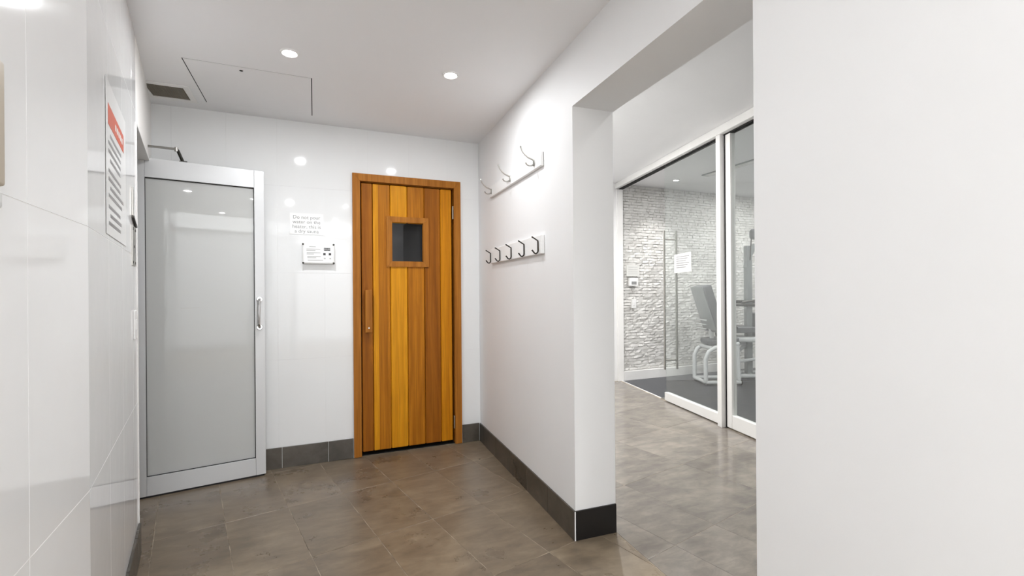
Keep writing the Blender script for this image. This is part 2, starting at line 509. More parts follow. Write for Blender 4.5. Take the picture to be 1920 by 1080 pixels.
# left wall, far facet: tile joints, doorway at its far end
wl = MB()
wl.box(-0.05, 1.125, -0.12, -0.0006, 0, CEIL + 0.1)
wl.box(-0.80, -0.05, -0.12, -0.0, 2.0, CEIL + 0.1)
wl.box(-1.02, -0.80, -0.12, 0.0, 0, CEIL + 0.1)
wall_left = wl.build('wall_left', 'white_grout')
wall_left.location = (*LEFT[0], 0); wall_left.rotation_euler = (0, 0, R(LEFT[1]))
tag(wall_left, 'glossy white tiled wall ending at the open doorway', 'wall', kind='structure')
ZL = [0.142, 0.705, 1.373, 2.041, CEIL]
wall_tiles(wall_left, ZL, [-0.05, 0.115, 0.45, 0.785, 1.1255], [], 'white_tile', -0.01, 0.0, 0.0005, 0.0005)
wn = MB().box(0.0, 2.75, -0.12, -0.0006, 0, CEIL + 0.1)
wall_near = wn.build('wall_left', 'white_grout')
wall_near.location = (*NEAR[0], 0); wall_near.rotation_euler = (0, 0, R(NEAR[1]))
tag(wall_near, 'glossy white tiled wall nearest the camera with a beige plate', 'wall', kind='structure')
wall_tiles(wall_near, ZL, [0.0005 + 0.343 * k for k in range(0, 9)], [], 'white_tile', -0.01, 0.0, 0.0005, 0.0005)
# rear wall behind the camera
rw = MB().box(-4.2, 2.0, -8.85, -8.7, 0, CEIL2 + 0.1).box(-4.35, -4.2, -8.85, -4.7, 0, CEIL2 + 0.1).box(-4.35, -1.50, -4.82, -4.70, 0, CEIL2 + 0.1)
rw.box(2.0, 2.15, -8.85, -5.0, 0, CEIL2 + 0.1).box(-0.02, 6.2, -5.0, -4.88, 0, CEIL2 + 0.1)  # last wall added across the unseen corridor end to block lobby light
o = rw.build('wall_rear', 'white_paint')
tag(o, 'plain white lobby walls behind the camera', 'wall', kind='structure')
# shower room shell beyond the doorway
sh = MB().box(-3.4, -3.28, -1.6, 0.12, 0, CEIL + 0.1)
sh.box(-3.3, -2.0, -1.72, -1.6, 0, CEIL + 0.1)
o = sh.build('wall_shower', 'white_paint')
tag(o, 'white wall of the small room beyond the open doorway', 'wall', kind='structure')
# sauna interior seen through the small window
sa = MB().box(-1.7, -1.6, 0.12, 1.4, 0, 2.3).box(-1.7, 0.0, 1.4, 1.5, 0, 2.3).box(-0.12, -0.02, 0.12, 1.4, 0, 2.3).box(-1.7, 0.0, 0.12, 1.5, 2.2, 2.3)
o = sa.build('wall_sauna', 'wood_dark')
tag(o, 'dark timber walls inside the sauna behind its small window', 'wall', kind='structure')
# corridor end and gym walls
o = box(-0.1, 2.5, 1.575, 1.8, 0, CEIL2 + 0.1).build('wall_corridor', 'hall_paint')
tag(o, 'white wall at the far end of the corridor', 'wall', kind='structure')
gw = box(2.5, 6.2, 1.60, 1.8, 0, CEIL2 + 0.1).build('wall_gym', 'stone_facing')
tag(gw, 'white split stone wall inside the gym', 'wall', kind='structure')
# split stone courses: small uneven blocks
sm = bmesh.new()
z = 0.13
rnd = random.Random(3)
while z < CEIL2 - 0.005:
    h = min(rnd.uniform(0.034, 0.042), CEIL2 - z)
    x = 2.50
    zj = z
    while x < 6.0:
        L = rnd.uniform(0.06, 0.14)
        y = 1.60
        def d(): return y - rnd.uniform(0.010, 0.026)
        x1 = min(x + L, 6.0)
        za, zb = zj + 0.0005, zj + h - 0.0005
        m0 = (x + x1) / 2 + rnd.uniform(-0.02, 0.02)
        bk = [sm.verts.new(p) for p in ((x, y, za), (x1, y, za), (x1, y, zb), (x, y, zb))]
        e = 0.002
        j = lambda: rnd.uniform(-0.003, 0.003)
        fr = [sm.verts.new(p) for p in ((x + e, d(), za + e + j()), (m0, d(), za + e + j()), (x1 - e, d(), za + e + j()), (x1 - e, d(), zb - e + j()), (m0, d(), zb - e + j()), (x + e, d(), zb - e + j()))]
        sm.faces.new((fr[0], fr[1], fr[4], fr[5])); sm.faces.new((fr[1], fr[2], fr[3], fr[4]))
        sm.faces.new((bk[0], bk[1], fr[2], fr[1], fr[0])); sm.faces.new((bk[1], bk[2], fr[3], fr[2]))
        sm.faces.new((bk[2], bk[3], fr[5], fr[4], fr[3])); sm.faces.new((bk[3], bk[0], fr[0], fr[5]))
        x = x1
    z += h
q = MB(); q.bm.free(); q.bm = sm
q.build('stone_courses', 'stone_facing', gw, kind='stuff')
box(2.535, 6.0, 1.535, 1.60, 0, 0.125, bevel=0.003).build('skirting', 'white_enamel', gw)
o = MB().box(6.0, 6.2, -5.0, 1.8, 0, CEIL2 + 0.1).build('wall_gym_side', 'white_paint')
tag(o, 'far side wall of the gym, out of view', 'wall', kind='structure')
# gym rubber floor (polygon on the gym side of the glass line)
poly = [(2.4, 1.6), (6.1, 1.6), (6.1, -5.3), (0.5, -5.3)]
n, d = side(GYM, 0.015, -1)
big = [(-1, -4.95), (6.1, -4.95), (6.1, 1.6), (-1, 1.6)]
big = clip(big, n, d)
o = MB().prism(big, -0.002, 0.004).build('floor', 'gym_rubber')
tag(o, 'dark charcoal rubber floor of the gym behind the glass', 'floor', kind='structure')

# ------------------------------------------------------------------ skirting tiles
def skirting(name, F, segs, y0, y1, label):
    root = on(F, name)
    tag(root, label, 'skirting', kind='structure')
    for a, b in segs:
        c = (a + b) / 2
        o = box(a - c + 0.001, b - c - 0.001, y0, y1, 0.0, 0.142, bevel=0.0012).build('tile', 'base_stone', root)
        o.location = (c, 0, 0)
    box(segs[0][0], segs[-1][1], min(y0, y1) + 0.002 if y0 < 0 else y0, y1 - 0.002 if y0 < 0 else y1 - 0.002, 0.001, 0.1405).build('grout', 'back_grout', root)
    return root
skirting('baseboard_back', BACK, [(-1.742, -1.442), (-1.442, -1.145), (-1.145, -0.976)], -0.010, 0.0, 'dark stone skirting tiles between the frosted door and the sauna door')
skirting('baseboard_back', BACK, [(-0.155, -0.012)], -0.010, 0.0, 'short dark stone skirting tile between sauna door and room corner')
skirting('baseboard_right', RIGHT, [(0.012, 0.125), (0.125, 0.425), (0.425, 0.725), (0.725, 1.02), (1.02, 1.325), (1.325, 1.634)], -0.010, 0.0, 'dark stone skirting tiles along the wall under the coat hooks')
root = on(RIGHT, 'baseboard_right', 1.625)
tag(root, 'nearly black skirting tile across the end of the wall at the opening', 'skirting', kind='structure')
box(0.0, 0.009, 0.0015, 0.225, 0.0, 0.142, bevel=0.0012).build('tile', 'black_stone', root)
skirting('baseboard_left', LEFT, [(-0.05, 0.115), (0.115, 0.45), (0.45, 0.785), (0.785, 1.12)], 0.0, 0.010, 'dark stone skirting tiles along the left tiled wall')
skirting('baseboard_left', NEAR, [(0.0, 0.343), (0.343, 0.686), (0.686, 1.03), (1.03, 1.37)], 0.0, 0.010, 'dark stone skirting tiles under the beige plate, below the picture')

# ------------------------------------------------------------------ sauna door
sd = on(BACK, 'door_1')
tag(sd, 'cedar plank sauna door with small dark window in a timber frame', 'door', kind='structure')
fy0, fy1 = -0.022, 0.10
Z1 = 2.072; ZI = 2.016
def mitre_frame(x0, x1, z0, z1, wdt, y0, y1, mat, parent, name, bottom=False, label=None):
    polys = [[(x0, z0), (x0 + wdt, z0 + (wdt if bottom else 0)), (x0 + wdt, z1 - wdt), (x0, z1)],
             [(x1, z0), (x1, z1), (x1 - wdt, z1 - wdt), (x1 - wdt, z0 + (wdt if bottom else 0))],
             [(x0, z1), (x0 + wdt, z1 - wdt), (x1 - wdt, z1 - wdt), (x1, z1)]]
    if bottom: polys.append([(x0, z0), (x1, z0), (x1 - wdt, z0 + wdt), (x0 + wdt, z0 + wdt)])
    for p in polys:
        c = (sum(a[0] for a in p) / 4, sum(a[1] for a in p) / 4)
        g = 0.0004
        q = [(a[0] - c[0] - math.copysign(g, a[0] - c[0]), a[1] - c[1] - math.copysign(g, a[1] - c[1])) for a in p]
        o = MB().prism(q, y0, y1, axis='Y').build(name, mat, parent)
        o.location = (c[0], 0, c[1])
mitre_frame(-0.973, -0.160, 0.004, Z1, 0.054, fy0, 0.014, 'wood_frame', sd, 'frame')
# jamb lining inside the wall
jm = MB().box(-0.943, -0.921, 0.014, 0.10, 0.004, 2.03).box(-0.212, -0.192, 0.014, 0.10, 0.004, 2.03).box(-0.943, -0.192, 0.014, 0.10, 2.016, 2.04)
jm.build('jamb', 'wood_frame', sd)
px = [-0.912, -0.831, -0.704, -0.577, -0.446, -0.320, -0.228]
pm = ['wood_brown', 'wood_mid', 'wood_gold', 'wood_mid', 'wood_brown', 'wood_amber']
WX0, WX1, WZ0, WZ1 = -0.692, -0.460, 1.436, 1.726
def plank(x0, x1, z0, z1, mt):
    cx, cz = (x0 + x1) / 2, (z0 + z1) / 2
    o = box(x0 + 0.0012 - cx, x1 - 0.0012 - cx, 0.0, 0.030, z0 - cz, z1 - cz, bevel=0.005).build('plank', mt, sd)
    o.location = (cx, 0.0, cz)
for i, (a, b) in enumerate(zip(px, px[1:])):
    if b <= WX0 or a >= WX1: plank(a, b, 0.030, 2.008, pm[i])
    else:
        plank(a, b, 0.030, WZ0, pm[i]); plank(a, b, WZ1, 2.008, pm[i])
        if a < WX0: plank(a, WX0, WZ0, WZ1, pm[i])
        if b > WX1: plank(WX1, b, WZ0, WZ1, pm[i])
# pale sapwood edge of the second board
o = box(-0.0185, 0.0185, -0.0006, 0.004, -0.985, 0.985, bevel=0.0005).build('sapwood_strip', 'wood_gold', sd)
o.location = (-0.8095, 0, 1.019)
bk = MB().box(-0.912, WX0 - 0.01, 0.0302, 0.045, 0.03, 2.008).box(WX1 + 0.01, -0.228, 0.0302, 0.045, 0.03, 2.008).box(WX0 - 0.01, WX1 + 0.01, 0.0302, 0.045, 0.03, WZ0 - 0.01).box(WX0 - 0.01, WX1 + 0.01, 0.0302, 0.045, WZ1 + 0.01, 2.008)
bk.build('door_core', 'wood_dark', sd)
mitre_frame(-0.733, -0.415, 1.394, 1.772, 0.042, -0.014, 0.0, 'wood_frame', sd, 'window_frame', bottom=True)
box(WX0 - 0.004, WX1 + 0.004, 0.012, 0.017, WZ0 - 0.004, WZ1 + 0.004).build('window_pane', 'dark_glass', sd, label='dark clear glass pane')
# handle: flat timber bar on two blocks
h = MB().box(-0.025, 0.025, -0.060, -0.036, -0.155, 0.155, bevel=0.004, seg=2)
h.box(-0.017, 0.017, -0.037, 0.0, -0.150, -0.095, bevel=0.002).box(-0.017, 0.017, -0.037, 0.0, 0.095, 0.150, bevel=0.002)
hd = h.build('handle', 'wood_frame', sd); hd.location = (-0.868, 0, 1.066)
sc_ = MB().cyl((0, -0.0615, -0.122), (0, -0.058, -0.122), 0.006).build('screw', 'steel', hd, label='brass coloured screw')
for zc in (1.828, 0.175):
    hg = MB().cyl((0, -0.006, -0.05), (0, -0.006, 0.05), 0.0062, 14)
    for k in (-0.03, -0.01, 0.01, 0.03): hg.cyl((0, -0.006, k - 0.0006), (0, -0.006, k + 0.0006), 0.0068, 14)
    hg.box(-0.004, 0.016, -0.003, 0.004, -0.05, 0.05)
    o = hg.build('hinge', 'steel', sd, smooth=True, label='silver butt hinge'); o.location = (-0.219, 0, zc)
box(-0.93, -0.205, 0.01, 0.10, 0.0005, 0.006).build('under_door_shade', 'black_gap', sd)  # shade in the gap under the door, painted as a black strip

# ------------------------------------------------------------------ frosted door leaf, open against the back wall
fd = on(DOOR, 'door_2')
tag(fd, 'aluminium framed frosted glass door standing open against the tiled wall', 'door', kind='structure')
S0, S1, T0, T1 = -0.022, 0.660, 0.0, 0.040
def part(mb, name, mat, parent, at=None, **k):
    o = mb.build(name, mat, parent, **k)
    if at: o.location = at
    return o
part(box(S0, 0.0375, T0, T1, 0.012, 2.007, bevel=0.001), 'stile', 'brushed_aluminium', fd)
part(box(0.6025, S1, T0, T1, 0.012, 2.007, bevel=0.001), 'stile', 'brushed_aluminium', fd)
part(box(0.0382, 0.6018, T0 + 0.0006, T1, 1.893, 2.007, bevel=0.001), 'rail', 'brushed_aluminium', fd)
part(box(0.0382, 0.6018, T0 + 0.0006, T1, 0.012, 0.123, bevel=0.001), 'rail', 'brushed_aluminium', fd)
gk = MB().box(0.0376, 0.6024, 0.010, 0.030, 1.889, 1.8935).box(0.0376, 0.6024, 0.010, 0.030, 0.1225, 0.126).box(0.0376, 0.0405, 0.010, 0.030, 0.123, 1.893).box(0.599, 0.6024, 0.010, 0.030, 0.123, 1.893)
part(box(S0 + 0.01, S1 - 0.01, T0 + 0.006, T1 - 0.006, 0.001, 0.0125), 'bottom_seal', 'rubber', fd, label='black sealing strip under the door')
part(gk, 'gasket', 'rubber', fd, label='black rubber glazing seal')
part(box(0.0405, 0.599, 0.017, 0.023, 0.126, 1.889), 'frosted_pane', 'frosted_glass', fd, label='grey frosted glass pane')
part(box(0.205, 0.302, 0.0155, 0.0168, 1.112, 1.117), 'reflection_strip', 'paper', fd, label='thin white strip painting a light reflection on the frosted glass')  # dash of reflected light, painted as a white strip
# D handle on round roses
hm = MB()
for zc in (1.163, 0.981):
    hm.lathe([(0.0, -0.0125), (0.016, -0.0125), (0.0185, -0.009), (0.0185, 0.0)], (0.628, 0.0, zc), axis='Y', n=28)
hnd = part(hm, 'handle', 'chrome', fd, smooth=True, label='chrome D handle')
path = [(0.628, -0.008, 1.163), (0.627, -0.030, 1.162), (0.624, -0.044, 1.155), (0.622, -0.050, 1.140), (0.621, -0.050, 1.004), (0.624, -0.044, 0.989), (0.627, -0.030, 0.982), (0.628, -0.008, 0.981)]
part(MB().tube(path, 0.0085, 14), 'grip', 'chrome', hnd, smooth=True)

# closer arm from the doorway head to the top of the leaf
ca = on(DOOR, 'door_closer_arm')
tag(ca, 'folding metal closer arm above the frosted glass door', 'door closer')
part(MB().tube([(-0.075, -0.10, 2.050), (-0.02, -0.07, 2.056), (0.192, -0.012, 2.076)], 0.007, 8), 'arm', 'steel', ca, smooth=True)
part(MB().tube([(0.192, -0.012, 2.076), (0.200, -0.010, 2.066), (0.222, 0.016, 2.012)], 0.009, 8), 'link', 'dark_metal', ca, smooth=True)
part(MB().cyl((0.192, -0.012, 2.062), (0.192, -0.012, 2.086), 0.010), 'pivot', 'steel', ca, smooth=True)
part(MB().cyl((-0.03, -0.075, 2.036), (-0.03, -0.075, 2.072), 0.008), 'pivot', 'dark_metal', ca, smooth=True)
part(box(0.205, 0.245, 0.006, 0.030, 2.0072, 2.013), 'bracket', 'dark_metal', ca)
part(box(-0.10, -0.045, -0.125, -0.085, 2.030, 2.062, bevel=0.003), 'closer_body', 'dark_metal', ca)

# doorway frame at the end of the left wall
df = on(LEFT, 'trim_1')
tag(df, 'pale metal frame round the open doorway in the left wall', 'door frame', kind='structure')
part(box(-0.80, -0.05, -0.115, 0.004, 1.990, 1.9995, bevel=0.001), 'head', 'white_enamel', df)
part(box(-0.060, -0.0505, -0.115, 0.004, 0.0, 1.99, bevel=0.001), 'jamb', 'white_enamel', df)
part(box(-0.7995, -0.790, -0.115, -0.004, 0.0, 1.99, bevel=0.001), 'jamb', 'white_enamel', df)

# ------------------------------------------------------------------ things on the left wall
ns = on(LEFT, 'wall_notice')
tag(ns, 'tall white notice with a red heading band on the tiled left wall', 'notice')
part(box(0.36, 0.838, 0.0012, 0.0022, 1.388, 1.872), 'sheet', 'laminate', ns)
part(box(0.425, 0.800, 0.0022, 0.0028, 1.735, 1.800), 'heading_band', 'red_print', ns, label='red heading band')
for i in range(5):
    part(box(0.46 + 0.04 * i, 0.485 + 0.04 * i, 0.0028, 0.0032, 1.757, 1.778), 'letter_mark', 'paper', ns, label='white letter mark')
zz = 1.700; k = 0
rn = random.Random(5)
while zz > 1.41:
    x1 = 0.795 if k % 3 else 0.760
    x0 = 0.44 + rn.uniform(0, 0.09)
    part(box(x0, x1, 0.0022, 0.0027, zz, zz + 0.011), 'text_line', 'ink_grey', ns)
    zz -= 0.026 if k % 4 != 3 else 0.036
    k += 1
lp = on(LEFT, 'lock_strike')
tag(lp, 'narrow metal lock plate with a bent lip on the left wall edge', 'lock plate')
lk = MB().box(0.022, 0.150, 0.0, 0.004, 1.325, 1.500, bevel=0.001)
part(lk, 'plate', 'steel', lp)
part(MB().prism([(0.022, 1.500), (0.150, 1.530), (0.150, 1.538), (0.022, 1.507)], 0.0, 0.010, axis='Y'), 'lip', 'dark_metal', lp)
part(box(0.130, 0.150, 0.0, 0.006, 1.540, 1.660, bevel=0.001), 'blade', 'steel', lp)
for zc, xc in ((1.34, 0.04), (1.34, 0.13), (1.485, 0.04), (1.485, 0.13), (1.41, 0.085)):
    part(MB().cyl((xc, 0.003, zc), (xc, 0.0055, zc), 0.006, 10), 'screw', 'dark_metal', lp)
sw = on(LEFT, 'switch_plate')
tag(sw, 'small white rounded switch plate low on the left wall edge', 'switch')
part(box(0.030, 0.115, 0.0, 0.007, 1.005, 1.130, bevel=0.003, seg=2), 'plate', 'white_plastic', sw)
part(box(0.060, 0.085, 0.006, 0.010, 1.045, 1.090, bevel=0.0015), 'rocker', 'white_plastic', sw)
bp = on(NEAR, 'wall_plate')
tag(bp, 'rounded beige plastic plate at the left edge on white tiles', 'wall plate')
part(box(0.459, 0.62, 0.0, 0.013, 1.381, 1.590, bevel=0.006, seg=3), 'cover', 'beige_plastic', bp, smooth=True)
part(box(0.49, 0.58, 0.012, 0.015, 1.42, 1.55, bevel=0.001), 'face', 'beige_plastic', bp)
bp2 = on(NEAR, 'wall_button')
tag(bp2, 'small white button plate below the beige plate at left edge', 'switch')
part(box(0.462, 0.56, 0.0, 0.010, 1.345, 1.370, bevel=0.004, seg=2), 'cover', 'white_plastic', bp2, smooth=True)
part(box(0.49, 0.52, 0.011, 0.014, 1.350, 1.365, bevel=0.001), 'button', 'white_plastic', bp2)

# ------------------------------------------------------------------ back wall: notice and controller
nt = on(BACK, 'sauna_notice', -1.277, 0, 1.686)
tag(nt, 'small white typed notice above the sauna control box', 'notice')
part(box(-0.107, 0.107, -0.0035, -0.0012, -0.074, 0.074), 'sheet', 'laminate', nt)
for i, t in enumerate(('Do not pour', 'water on the', 'heater, this is', 'a dry sauna')):
    lettering(t, 0.034, 'ink_grey', nt, 0.0, -0.0037, 0.045 - 0.0325 * i)
cu = on(BACK, 'sauna_controller', -1.202, 0, 1.476)
tag(cu, 'white sauna control box with dark display and corner screws', 'control box')
part(box(-0.105, 0.105, -0.045, -0.002, -0.071, 0.071, bevel=0.006, seg=3), 'case', 'white_plastic', cu, smooth=True)
part(box(-0.094, 0.094, -0.0466, -0.0445, -0.062, 0.062, bevel=0.0008), 'face_panel', 'laminate', cu)
part(box(0.035, 0.076, -0.0476, -0.0464, 0.022, 0.042), 'display', 'display', cu, label='small black digital display')
lettering('88:88', 0.017, 'ink_pale', cu, 0.0555, -0.0479, 0.032)
for x in (0.038, 0.074):
    part(box(x - 0.008, x + 0.008, -0.0476, -0.0464, -0.010, 0.006, bevel=0.0004), 'button', 'ink', cu, label='dark square button')
for x in (0.040, 0.076):
    part(box(x - 0.006, x + 0.006, -0.0474, -0.0464, -0.038, -0.028, bevel=0.0004), 'button', 'ink_pale', cu)
for zc, x0, x1 in ((0.048, -0.060, -0.018), (0.031, -0.078, 0.012), (0.022, -0.078, -0.02), (0.006, -0.076, 0.013), (-0.003, -0.076, -0.03), (-0.020, -0.072, 0.015), (-0.029, -0.072, -0.015), (-0.046, -0.070, 0.03)):
    part(box(x0, x1, -0.0472, -0.0464, zc - 0.0026, zc + 0.0026), 'text_line', 'ink_pale', cu)
for x in (-0.099, 0.099):
    for zc in (-0.065, 0.065):
        part(MB().lathe([(0.0, -0.049), (0.0055, -0.049), (0.007, -0.046), (0.007, -0.040)], (x, 0, zc), axis='Y', n=14), 'screw', 'dark_metal', cu, smooth=True)

# ------------------------------------------------------------------ hook rails
ur = on(RIGHT, 'coat_hook_rail', 0, 0, 0)
tag(ur, 'upper white board with three long curved double coat hooks', 'hook rail')
part(box(0.345, 1.287, -0.019, -0.0005, 1.893, 1.972, bevel=0.002), 'board', 'board_white', ur)
def arc(c, r, a0, a1, n=8):
    return [(0, c[0] + r * math.cos(R(a0 + (a1 - a0) * k / n)), c[1] + r * math.sin(R(a0 + (a1 - a0) * k / n))) for k in range(n + 1)]
for s_ in (0.400, 0.800, 1.195):
    hk = MB()
    hk.box(-0.008, 0.008, -0.024, -0.018, 1.912, 1.950, bevel=0.002)
    # long arm sweeps out and up
    up = [(0, -0.022, 1.945), (0, -0.036, 1.950), (0, -0.056, 1.957), (0, -0.076, 1.972), (0, -0.091, 1.990), (0, -0.100, 2.012)]
    hk.tube(up, [0.005, 0.0048, 0.0042, 0.004, 0.0038, 0.0042], 8)
    hk.tube([(0, -0.100, 2.010), (0, -0.1005, 2.017)], [0.0055, 0.0045], 8)
    lo = [(0, -0.022, 1.920), (0, -0.034, 1.913), (0, -0.050, 1.911), (0, -0.063, 1.916), (0, -0.071, 1.928)]
    hk.tube(lo, [0.005, 0.0045, 0.004, 0.004, 0.0048], 8)
    o = hk.build('hook', 'steel', ur, smooth=True, label='silver curved double hook')
    o.location = (s_, 0, 0)
lr = on(RIGHT, 'hook_rail', 0, 0, 0)
tag(lr, 'lower white board with five dark bent metal hooks', 'hook rail')
part(box(0.365, 1.290, -0.021, -0.0005, 1.409, 1.512, bevel=0.002), 'board', 'board_white', lr)
for s_ in (0.385, 0.598, 0.822, 1.046, 1.255):
    hk = MB()
    pts = [(0, -0.062, 1.503), (0, -0.026, 1.482), (0, -0.0255, 1.424), (0, -0.029, 1.415), (0, -0.037, 1.410), (0, -0.046, 1.412), (0, -0.061, 1.430)]
    hk.tube(pts, 0.0042, 8)
    o = hk.build('hook', 'dark_metal', lr, smooth=True, label='dark bent metal hook')
    o.location = (s_, 0, 0)

# ------------------------------------------------------------------ ceiling fittings
ch = empty('ceiling_hatch', ((HX0 + HX1) / 2, (HY0 + HY1) / 2, CEIL))
tag(ch, 'square white access hatch in the ceiling with a dark edge gap', 'hatch')
hw, hv = (HX1 - HX0) / 2, (HY1 - HY0) / 2
part(box(-hw + 0.005, hw - 0.005, -hv + 0.005, hv - 0.0005, 0.0, 0.012), 'panel', 'ceiling_paint', ch)
gp = MB().box(-hw, hw, -hv, -hv + 0.005, 0.0015, 0.003).box(-hw, -hw + 0.005, -hv, hv, 0.0015, 0.003).box(hw - 0.005, hw, -hv, hv, 0.0015, 0.003)
part(gp, 'edge_shade', 'black_gap', ch, label='black strip painting the shade in the gap round the hatch')  # seam shade painted as a black strip
part(MB().cyl((-0.045, -hv + 0.045, -0.0015), (-0.045, -hv + 0.045, 0.002), 0.009, 14), 'lock', 'black_gap', ch, label='small black key lock')
av = empty('ceiling_vent', ((VX0 + VX1) / 2, (VY0 + VY1) / 2, CEIL))
tag(av, 'square ceiling vent with a grey mesh core near the corner', 'vent')
vw, vl = (VX1 - VX0) / 2, (VY1 - VY0) / 2
fr = MB()
e = 0.032
fr.box(-vw - e, vw + e, -vl - e, -vl, -0.006, 0.0, bevel=0.0015).box(-vw - e, vw + e, vl, vl + e, -0.006, 0.0, bevel=0.0015)
fr.box(-vw - e, -vw, -vl, vl, -0.006, 0.0, bevel=0.0015).box(vw, vw + e, -vl, vl, -0.006, 0.0, bevel=0.0015)
part(fr, 'frame', 'white_enamel', av)
core = MB()
for i in range(17):
    x = -vw + 2 * vw * i / 16
    core.box(x - 0.0012, x + 0.0012, -vl, vl, 0.0, 0.012)
    y = -vl + 2 * vl * i / 16
    core.box(-vw, vw, y - 0.0012, y + 0.0012, 0.0, 0.012)
part(core, 'grille', 'vent_dark', av, kind='stuff')
part(box(-vw, vw, -vl, vl, 0.0135, 0.018), 'backing', 'vent_dark', av)
def downlight(x, y, zc, label, group=None):
    d = empty('downlight', (x, y, zc)); tag(d, label, 'downlight', group)
    part(MB().lathe([(0.032, 0.0), (0.032, -0.004), (0.036, -0.007), (0.042, -0.006), (0.044, 0.0)], (0, 0, 0)), 'bezel', 'white_enamel', d, smooth=True)
    part(MB().lathe([(0.0, -0.002), (0.032, -0.002), (0.032, 0.0)], (0, 0, 0)), 'lamp', 'lamp_glow', d)
    return d
labs = ['glowing round downlight above the ceiling hatch edge', 'glowing round downlight nearest the sauna door side of the ceiling',
        'round downlight behind the view beside the left tiled wall', 'round downlight behind the view in mid ceiling', 'round downlight at the rear of the room behind the camera']
for (x, y), t in zip(MAIN_LAMPS, labs): downlight(x, y, CEIL, t)
hl = ['corridor downlight hidden behind the pier, nearest the corridor end', 'corridor downlight hidden behind the big white wall, level with the camera',
      'unseen corridor downlight nearest the lobby behind the camera', 'corridor downlight hidden just above the lintel of the opening']
for (x, y), t in zip(HALL_LAMPS, hl): downlight(x, y, CEIL2, t)
gl_ = ['', 'gym downlight hidden behind the big white wall beside the slot diffuser', 'gym downlight hidden far right near the stone wall',
       'gym downlight hidden far right in mid gym', 'gym downlight hidden near the glass at the lobby end']
for i, (x, y) in enumerate(GYM_LAMPS):
    if i == 0: downlight(x, y, CEIL2, 'small lit downlight in gym ceiling above the stone wall')
    else: downlight(x, y, CEIL2, gl_[i])

# ------------------------------------------------------------------ gym glass front
gf = on(GYM, 'glass_partition')
tag(gf, 'white framed glass wall of the gym beyond the opening', 'glass wall', kind='structure')
part(box(0.0, 4.6, -0.07, 0.03, 2.560, 2.629, bevel=0.002), 'header', 'white_enamel', gf)
part(box(0.0, 4.6, -0.022, 0.03, 2.548, 2.560), 'track', 'black_gap', gf)
part(box(0.0, 0.03, -0.05, 0.03, 0.0, 2.55, bevel=0.002), 'jamb', 'white_enamel', gf)
part(box(2.122, 2.180, -0.06, 0.035, 0.0, 2.56, bevel=0.002), 'mullion', 'white_enamel', gf)
part(box(2.182, 2.196, -0.02, 0.03, 0.004, 2.55), 'seal', 'rubber', gf, label='dark seal between the posts')
part(box(1.05, 4.6, -0.005, 0.035, 0.0, 0.012, bevel=0.002), 'floor_track', 'steel', gf)
part(box(0.03, 1.167, -0.004, 0.012, -0.001, 0.0055), 'threshold_strip', 'white_enamel', gf)
g2 = on(GYM, 'door_3')
tag(g2, 'sliding glass gym door with long steel bar handles and white rail', 'door', kind='structure')
part(box(1.167, 2.122, -0.010, 0.002, 0.095, 2.548), 'pane', 'clear_glass', g2)
part(box(1.167, 2.122, -0.028, 0.020, 0.010, 0.098, bevel=0.002), 'bottom_rail', 'white_enamel', g2)
hb = MB()
for y in (-0.075, 0.067):
    hb.cyl((1.262, y, 0.36), (1.262, y, 1.84), 0.011, 14)
    for zc in (0.46, 1.745): pass
for zc in (0.46, 1.745): hb.cyl((1.262, -0.075, zc), (1.262, 0.067, zc), 0.008, 12)
part(hb, 'handle', 'steel', g2, smooth=True, label='long steel bar handle')
g3 = on(GYM, 'window_1')
tag(g3, 'second tall glass panel of the gym wall beside the big white wall', 'window', kind='structure')
part(box(2.198, 2.262, -0.02, 0.03, 0.012, 2.548, bevel=0.002), 'stile', 'white_enamel', g3)
part(box(2.262, 3.60, -0.018, 0.028, 0.012, 0.125, bevel=0.002), 'bottom_rail', 'white_enamel', g3)
part(box(2.262, 3.60, -0.002, 0.010, 0.125, 2.548), 'pane', 'clear_glass', g3)
part(box(3.60, 3.66, -0.05, 0.03, 0.012, 2.548), 'stile', 'white_enamel', g3)
part(box(3.66, 4.60, -0.002, 0.010, 0.012, 2.548), 'pane', 'clear_glass', g3)
pn = on(GYM, 'paper_notice')
tag(pn, 'white paper notice taped to the sliding glass door beside its handle', 'notice')
part(MB().prism([(1.356, 1.383), (1.665, 1.386), (1.658, 1.581), (1.358, 1.573)], -0.0130, -0.0118, axis='Y'), 'sheet', 'paper', pn)
for i in range(6):
    part(box(1.395, 1.63 - 0.03 * (i % 3), -0.0136, -0.0129, 1.541 - 0.022 * i, 1.551 - 0.022 * i), 'text_line', 'ink_grey', pn)

# notices on the stone wall
Y = 1.553
o = empty('paper_notice', (2.62, Y, 0)); tag(o, 'white paper notice on the stone wall left of the glass door', 'notice')
part(box(0.0, 0.21, -0.004, 0.006, 1.395, 1.545), 'sheet', 'paper', o)
for i in range(4): part(box(0.025, 0.18, -0.0048, -0.0038, 1.515 - 0.03 * i, 1.521 - 0.03 * i), 'text_line', 'ink_pale', o)
o = empty('thermostat', (2.655, Y, 0)); tag(o, 'small grey control panel under the paper on the stone wall', 'control box')
part(box(0.0, 0.14, -0.022, 0.008, 1.265, 1.375, bevel=0.003), 'case', 'white_plastic', o)
part(box(0.03, 0.11, -0.0235, -0.021, 1.285, 1.325), 'display', 'ink_grey', o)
o = empty('light_switch', (2.70, Y, 0)); tag(o, 'white vertical light switch on the stone wall', 'switch')
part(box(0.0, 0.07, -0.010, 0.008, 0.965, 1.085, bevel=0.002), 'plate', 'white_plastic', o)
part(box(0.022, 0.048, -0.014, -0.009, 1.005, 1.045, bevel=0.001), 'rocker', 'white_plastic', o)

